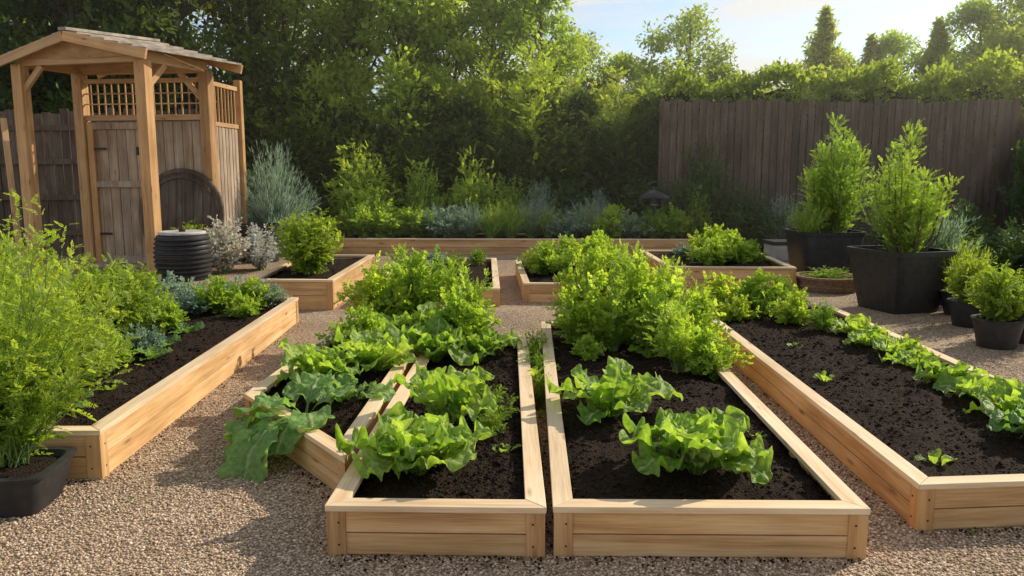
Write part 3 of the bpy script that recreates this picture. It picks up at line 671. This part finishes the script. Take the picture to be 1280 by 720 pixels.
place('leafy_bush',midb,-3.05,11.2,.34,1.2,szz=1.15); place('leafy_bush',midb,-3.25,11.8,.34,.95)
spk=bush_mesh('spiky_herb',.3,.6,110,26,.06,NEED,[L_BLUE,STEM],flat=.35,low=.1,curve=1.,dirup=1.6)
spg=bush_mesh('green_spiky_herb',.3,.6,110,28,.06,NEED,[L_FRIL,STEM],flat=.35,low=.1,curve=1.,dirup=1.6)
for x,y,s,m in [(-1.9,12.6,.7,blue),(-1.5,13.2,.9,blue),(-1.1,12.7,.7,herbA),(-1.4,11.9,.8,blue),(-.8,13.6,.7,herbA)]: place('herb_plant',m,x,y,.2,s)
for x,y,s in [(.3,12.4,1.0),(.7,12.9,1.1),(.75,12.1,.9),(1.15,12.6,1.1),(1.25,13.2,1.2),(.35,13.2,.9)]: place('frilly_herb_plant',frilB,x,y,.2,s)
for x,y,s in [(3.0,12.8,.9),(3.4,13.1,1.1),(3.2,13.7,1.2),(3.7,13.2,.8)]: place('frilly_herb_plant',frilB,x,y,.28,s)
for x,y,s,m in [(1.65,12.6,.7,blue),(2.9,14.3,.8,blue)]: place('herb_plant',m,x,y,.25,s)

lav=bush_mesh('lavender',.42,.75,130,26,.085,NEED,[L_BLUE,STEM],flat=.3,low=.1,curve=1.,dirup=1.8)
for i,(x,m,s,nm) in enumerate([(-4.0,frilA,1.0,'frilly_herb_plant'),(-3.55,frilA,1.15,'frilly_herb_plant'),(-3.05,frilA,1.1,'frilly_herb_plant'),(-2.55,frilA,1.0,'frilly_herb_plant'),
   (-2.05,lav,1.,'lavender_plant'),(-1.6,blue,1.9,'sage_plant'),(-1.2,lav,1.05,'lavender_plant'),(-.75,spg,1.25,'rosemary_plant'),(-.3,spg,1.4,'rosemary_plant'),(.15,lav,1.05,'lavender_plant'),(.55,spg,1.2,'rosemary_plant'),
   (1.0,blue,1.7,'sage_plant'),(1.45,lav,1.15,'lavender_plant'),(1.95,frilB,1.4,'parsley_plant'),(2.4,blue,1.8,'sage_plant'),(2.9,herbA,1.5,'parsley_plant'),(3.35,frilA,1.0,'frilly_herb_plant')]):
    place(nm,m,x,18.1+RG.uniform(-.2,.2),.28,s)
    if i%2: place(nm,m,x+.2,18.55,.28,s*1.05)

shrA=bush_mesh('shrub',.8,1.9,150,12,.24,SPD,[L_YEL,BARK],flat=.45,low=.1,curve=1.,dirup=.5,jit=.2)
shrD=bush_mesh('dark_shrub',.9,1.7,150,12,.26,SPD,[L_DARK,BARK],flat=.5,low=.05,curve=1.,dirup=.4,jit=.2)
shrY=bush_mesh('yellow_shrub',.7,1.7,130,12,.22,SPD,[L_YEL,BARK],flat=.6,low=.1,curve=1.,dirup=.7,jit=.2)
shrB=bush_mesh('blue_shrub',.85,1.9,200,40,.14,NEED,[L_BLUE,BARK],flat=.45,low=.1,curve=1.,dirup=1.6)
for nm,m,x,y,s,z in [('shrub',shrA,-4.05,19.5,1.25,None),('dark_shrub',shrD,-5.5,18.7,1.1,None),('dark_shrub',shrD,-6.4,17.9,1.1,None),('blue_shrub',shrB,-5.25,16.9,1.0,1.2),
   ('shrub',shrA,-2.5,19.6,.8,1.05),('yellow_shrub',shrY,-1.25,19.5,1.,1.35),('shrub',shrA,-.3,20.0,.7,.85),('blue_shrub',shrB,.4,19.6,.7,.8),('dark_shrub',shrD,1.2,20.,.9,.9),('blue_shrub',shrB,1.8,19.3,.6,.7),
   ('dark_shrub',shrD,3.0,19.8,1.,.95),('dark_shrub',shrD,4.2,19.0,.9,1.4),('yellow_shrub',shrY,4.0,18.6,.6,.85),('dark_shrub',shrD,5.2,18.4,.95,.8),('blue_shrub',shrB,5.9,18.2,.8,.65),('dark_shrub',shrD,6.9,18.3,1.,.8),('blue_shrub',shrB,7.6,18.2,.8,.7),('dark_shrub',shrD,8.3,18.0,1.,.8),
   ('dark_shrub',shrD,7.3,13.6,.9,.75),('shrub',shrA,6.7,12.5,.6,.5),('dark_shrub',shrD,7.0,11.2,.8,.65),('dark_shrub',shrD,8.3,12.,1.,.9),('climbing_shrub',shrD,9.35,14.4,.8,2.05),('blue_shrub',shrB,-6.6,16.2,.6,.7)]:
    place(nm,m,x,y,0,s,szz=z)
silv=bush_mesh('silver_shrub',.45,.7,90,34,.06,LOBE,[L_SILV,STEM],flat=.5,low=.1)
place('silver_shrub',silv,-5.35,14.1,0,1.25,szz=1.35); place('silver_shrub',silv,-4.85,14.6,0,1.15)
place('leafy_bush',midb,-6.0,14.4,.0,1.1)
for x,y,z,m,s in [(4.9,8.2,.25,midb,.75),(5.25,9.35,.25,midb,.7),(5.35,8.5,.25,blue,1.3),(5.75,11.1,.4,spk,1.6),(5.55,10.1,.25,spg,1.1)]: place('potted_herb',m,x,y,z,s)
place('potted_herb',herbA,4.65,12.2,.12,1.3,szz=.5)
def leaders(n,R,h,r):
    out=[(-.15*R,0,h,r),(.4*R,.1,h*.88,r)]
    for i in range(n):
        a=i*2.4+RG.uniform(-.3,.3); q=R*RG.uniform(.3,1.); out.append((q*math.cos(a),q*math.sin(a),h*(1-.42*(q/R)**1.5)*RG.uniform(.55,1.),r*RG.uniform(.8,1.2)))
    return out
pa=leader_mesh('upright_shrub',leaders(20,.64,2.15,.37),.14,25,SPD,[L_POT,BARK],per=7,shootup=1.3,pw=1.15)
pb=leader_mesh('upright_shrub',leaders(19,.62,1.78,.35),.12,32,SPD,[L_POT,BARK],per=7,shootup=1.3,pw=1.15)
place('potted_upright_shrub',pa,5.3,13.8,.6,1.,rot=.5); place('potted_upright_shrub',pb,4.97,10.5,.6,1.,rot=1.)
place('potted_herb',spg,4.75,13.5,.66,1.1)

# ================================================================ HEDGE + TREES
def hedge(name,x0,x1,y,depth,hf,dens,lsz,mat):
    mb=MB(); nx=60
    xs=np.linspace(x0,x1,nx); V=[]
    for x in xs:
        h=hf(x)-.35
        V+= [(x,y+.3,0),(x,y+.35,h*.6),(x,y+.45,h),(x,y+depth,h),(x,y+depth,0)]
    mb.add(V,gridfaces(nx,5),1)  # added inner slab, stops light passing through between the leaves
    n=int(dens*(x1-x0)*4)
    X=RG.uniform(x0,x1,n); H=np.array([hf(x) for x in X])
    u=RG.uniform(0,1.35,n); front=u<1
    Zp=np.where(front,H*np.clip(u,0,1),H); Yp=np.where(front,y+.0,y+(u-1)/.35*depth)
    bump=np.array([noise.noise(Vector((a*1.1,c*1.1,b*.6))) + .5*noise.noise(Vector((a*3.3,c*3,b))) for a,b,c in zip(X,Yp,Zp)])
    rnd=(np.clip(u,0,1)**6)*.6*front
    P=np.stack([X,Yp-bump*.45*front+rnd+RG.normal(size=n)*.1,Zp+bump*.35*(~front)+RG.normal(size=n)*.1],-1)
    D=RG.normal(size=(n,3))*.7+np.where(front[:,None],np.array([0,-.6,.35]),np.array([0,-.1,.8]))
    lv=np.clip(RG.normal(.4,.2,n)+.3*bump,0,1)
    scatter(mb,DIAM,P,D,lsz*RG.uniform(.6,1.3,n),lv)
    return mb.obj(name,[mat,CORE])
hedge('hedge',-8.5,4.2,21.3,1.2,lambda x:3.3+.45*math.sin(x*1.9)+.3*math.sin(x*4.1+1),700,.17,L_HEDGE)
hedge('hedge',3.6,14,20.3,1.0,lambda x:4.05+.12*math.sin(x*2.3)+.1*math.sin(x*5),600,.15,L_TREE)
hedge('hedge',-17,-8.3,19.5,1.2,lambda x:4.6+.5*math.sin(x*1.3),400,.18,L_HEDGE)
def col(h,mat): 
    return leader_mesh('columnar_conifer',[(0,0,h,.62),(.35,.1,h*.9,.5),(-.38,.05,h*.86,.5),(.1,-.35,h*.82,.5),(-.15,.3,h*.9,.45),(.5,-.2,h*.7,.4),(-.5,-.2,h*.68,.4)],.22,14,SPD,[mat,BARK],up=.8,per=7,pw=2.2)
col1=col(4.6,L_TREE); col2=col(4.3,L_YEL); col0=col(3.6,L_HEDGE)
for x,y,m,s,z in [(-6.6,21.6,col1,1.3,1.1),(-5.4,21.6,col2,1.25,1.1),(-4.3,21.8,col1,1.25,1.02),(-3.2,21.5,col2,1.4,1.2),(-2.1,21.9,col1,1.3,1.0),(-1.0,22.0,col1,1.25,1.06),(.2,21.5,col2,1.5,1.2),(1.3,22.0,col1,1.25,.95),(2.4,21.9,col1,1.3,1.0),(3.3,22.0,col1,1.2,.9),
    (-5.9,20.9,col0,1.3,.95),(-4.7,21.0,col0,1.2,.85),(-2.7,21.0,col0,1.3,.95),(-1.5,21.1,col0,1.2,.88),(-.4,20.9,col0,1.2,.9),(1.0,20.9,col0,1.3,1.),(2.3,20.8,col0,1.4,1.05),(3.3,20.8,col0,1.2,1.)]:
    place('columnar_conifer',m,x,y,0,s,szz=z)
T1=tree_mesh('broadleaf_tree',8.5,2.4,1.8,80,150,.19,[L_TREE,BARK])
T2=tree_mesh('broadleaf_tree',8.,1.7,1.5,70,140,.175,[L_YEL,BARK])
T3=tree_mesh('dark_tree',9,2.6,1.5,80,150,.21,[L_HEDGE,BARK])
C1=tree_mesh('conifer',7.4,2.3,.4,190,70,.15,[L_TREE,BARK],shape='cone')
trees=[('dark_tree',T3,-14,20.5,1.1),('dark_tree',T3,-11.2,20.5,1.),('dark_tree',T3,-9,21.5,1.05),('broadleaf_tree',T1,-7,24.0,1.0),
 ('broadleaf_tree',T1,-12.5,23.5,1.2),('broadleaf_tree',T1,-8.8,25,1.25),('broadleaf_tree',T1,-5.2,24.5,1.1),('broadleaf_tree',T2,-3.6,24,1.15),('broadleaf_tree',T2,-2.2,24.2,1.05),('broadleaf_tree',T1,-.9,25.5,1.05),
 ('broadleaf_tree',T2,.5,24.5,.95),('broadleaf_tree',T1,1.9,27,.72),('broadleaf_tree',T2,3.0,26,.68),
 ('broadleaf_tree',T1,5.6,28,.84),('broadleaf_tree',T2,4.1,27,.6),('broadleaf_tree',T2,7.3,29,.62),('broadleaf_tree',T1,8.4,31,.63),
 ('conifer',C1,10.1,28,1.0),('conifer',C1,12.1,29,.9),('broadleaf_tree',T2,11.2,30,.76),('conifer',C1,13.9,28,.95),('broadleaf_tree',T2,13.0,29,.82),('broadleaf_tree',T2,15.0,27.5,.92),('broadleaf_tree',T1,16.4,27,.95),('broadleaf_tree',T1,18,28,.98),('broadleaf_tree',T1,21,29,1.),('dark_tree',T3,-17,25,1.2),('broadleaf_tree',T1,14.8,24.5,.76)]
for nm,m,x,y,s in trees: place(nm,m,x,y,0,s)
far=tree_mesh('distant_trees',7,3.5,.5,60,130,.36,[L_TREE,BARK])
for i in range(16): place('distant_trees',far,-45+i*6.5+RG.uniform(-1,1),46+RG.uniform(-3,3),0,RG.uniform(.75,1.))

# real air haze over the far part of the garden
m,nt,ns,L=newmat('morning_haze')
vs=N(ns,'ShaderNodeVolumeScatter'); vs.inputs['Color'].default_value=(1,.95,.82,1); vs.inputs['Density'].default_value=.005; vs.inputs['Anisotropy'].default_value=.6
o=N(ns,'ShaderNodeOutputMaterial'); L.new(vs.outputs[0],o.inputs['Volume'])
hz=box_part('haze',None,(0,31,5.6),(110,36,11),m,bev=0)

# ================================================================ LIGHT, SKY, CAMERA
EL=math.radians(32); AZ=math.radians(55)
sd=Vector((math.sin(AZ)*math.cos(EL),math.cos(AZ)*math.cos(EL),math.sin(EL)))
su=bpy.data.lights.new('sun','SUN'); su.energy=5.0; su.angle=math.radians(.6); su.color=(1,.89,.70)
so=bpy.data.objects.new('sun',su); so.rotation_euler=sd.to_track_quat('Z','Y').to_euler(); link(so)
w=bpy.data.worlds.new('World'); scene.world=w; w.use_nodes=True; nt=w.node_tree; ns=nt.nodes; L=nt.links; ns.clear()
sky=N(ns,'ShaderNodeTexSky',sky_type='NISHITA'); sky.sun_disc=False; sky.sun_elevation=EL; sky.sun_rotation=AZ; sky.air_density=1.0; sky.dust_density=.5; sky.ozone_density=1.
tc=N(ns,'ShaderNodeTexCoord'); mp=N(ns,'ShaderNodeMapping'); mp.inputs['Scale'].default_value=(2.6,2.6,14)
L.new(tc.outputs['Generated'],mp.inputs[0]); cn=N(ns,'ShaderNodeTexNoise'); cn.inputs['Scale'].default_value=1.6; cn.inputs['Detail'].default_value=8; cn.inputs['Distortion'].default_value=.5
L.new(mp.outputs[0],cn.inputs['Vector']); cr=ramp(ns,[(.42,(0,0,0)),(.62,(.85,.85,.85))]); L.new(cn.outputs['Fac'],cr.inputs[0])
mx=N(ns,'ShaderNodeMix',data_type='RGBA'); L.new(cr.outputs[0],mx.inputs[0]); L.new(sky.outputs[0],mx.inputs[6]); mx.inputs[7].default_value=(6.2,5.9,5.4,1)
bg=N(ns,'ShaderNodeBackground'); bg.inputs[1].default_value=.15; L.new(mx.outputs[2],bg.inputs[0])
wo=N(ns,'ShaderNodeOutputWorld'); L.new(bg.outputs[0],wo.inputs[0])

cam=bpy.data.cameras.new('camera'); cam.lens=28.125; cam.sensor_width=36; cam.clip_end=1000
co=bpy.data.objects.new('camera',cam); co.location=(0,0,1.8); co.rotation_euler=(math.radians(90-8.3),0,.015); link(co); scene.camera=co
scene.view_settings.view_transform='Standard'; scene.view_settings.look='None'; scene.view_settings.exposure=0
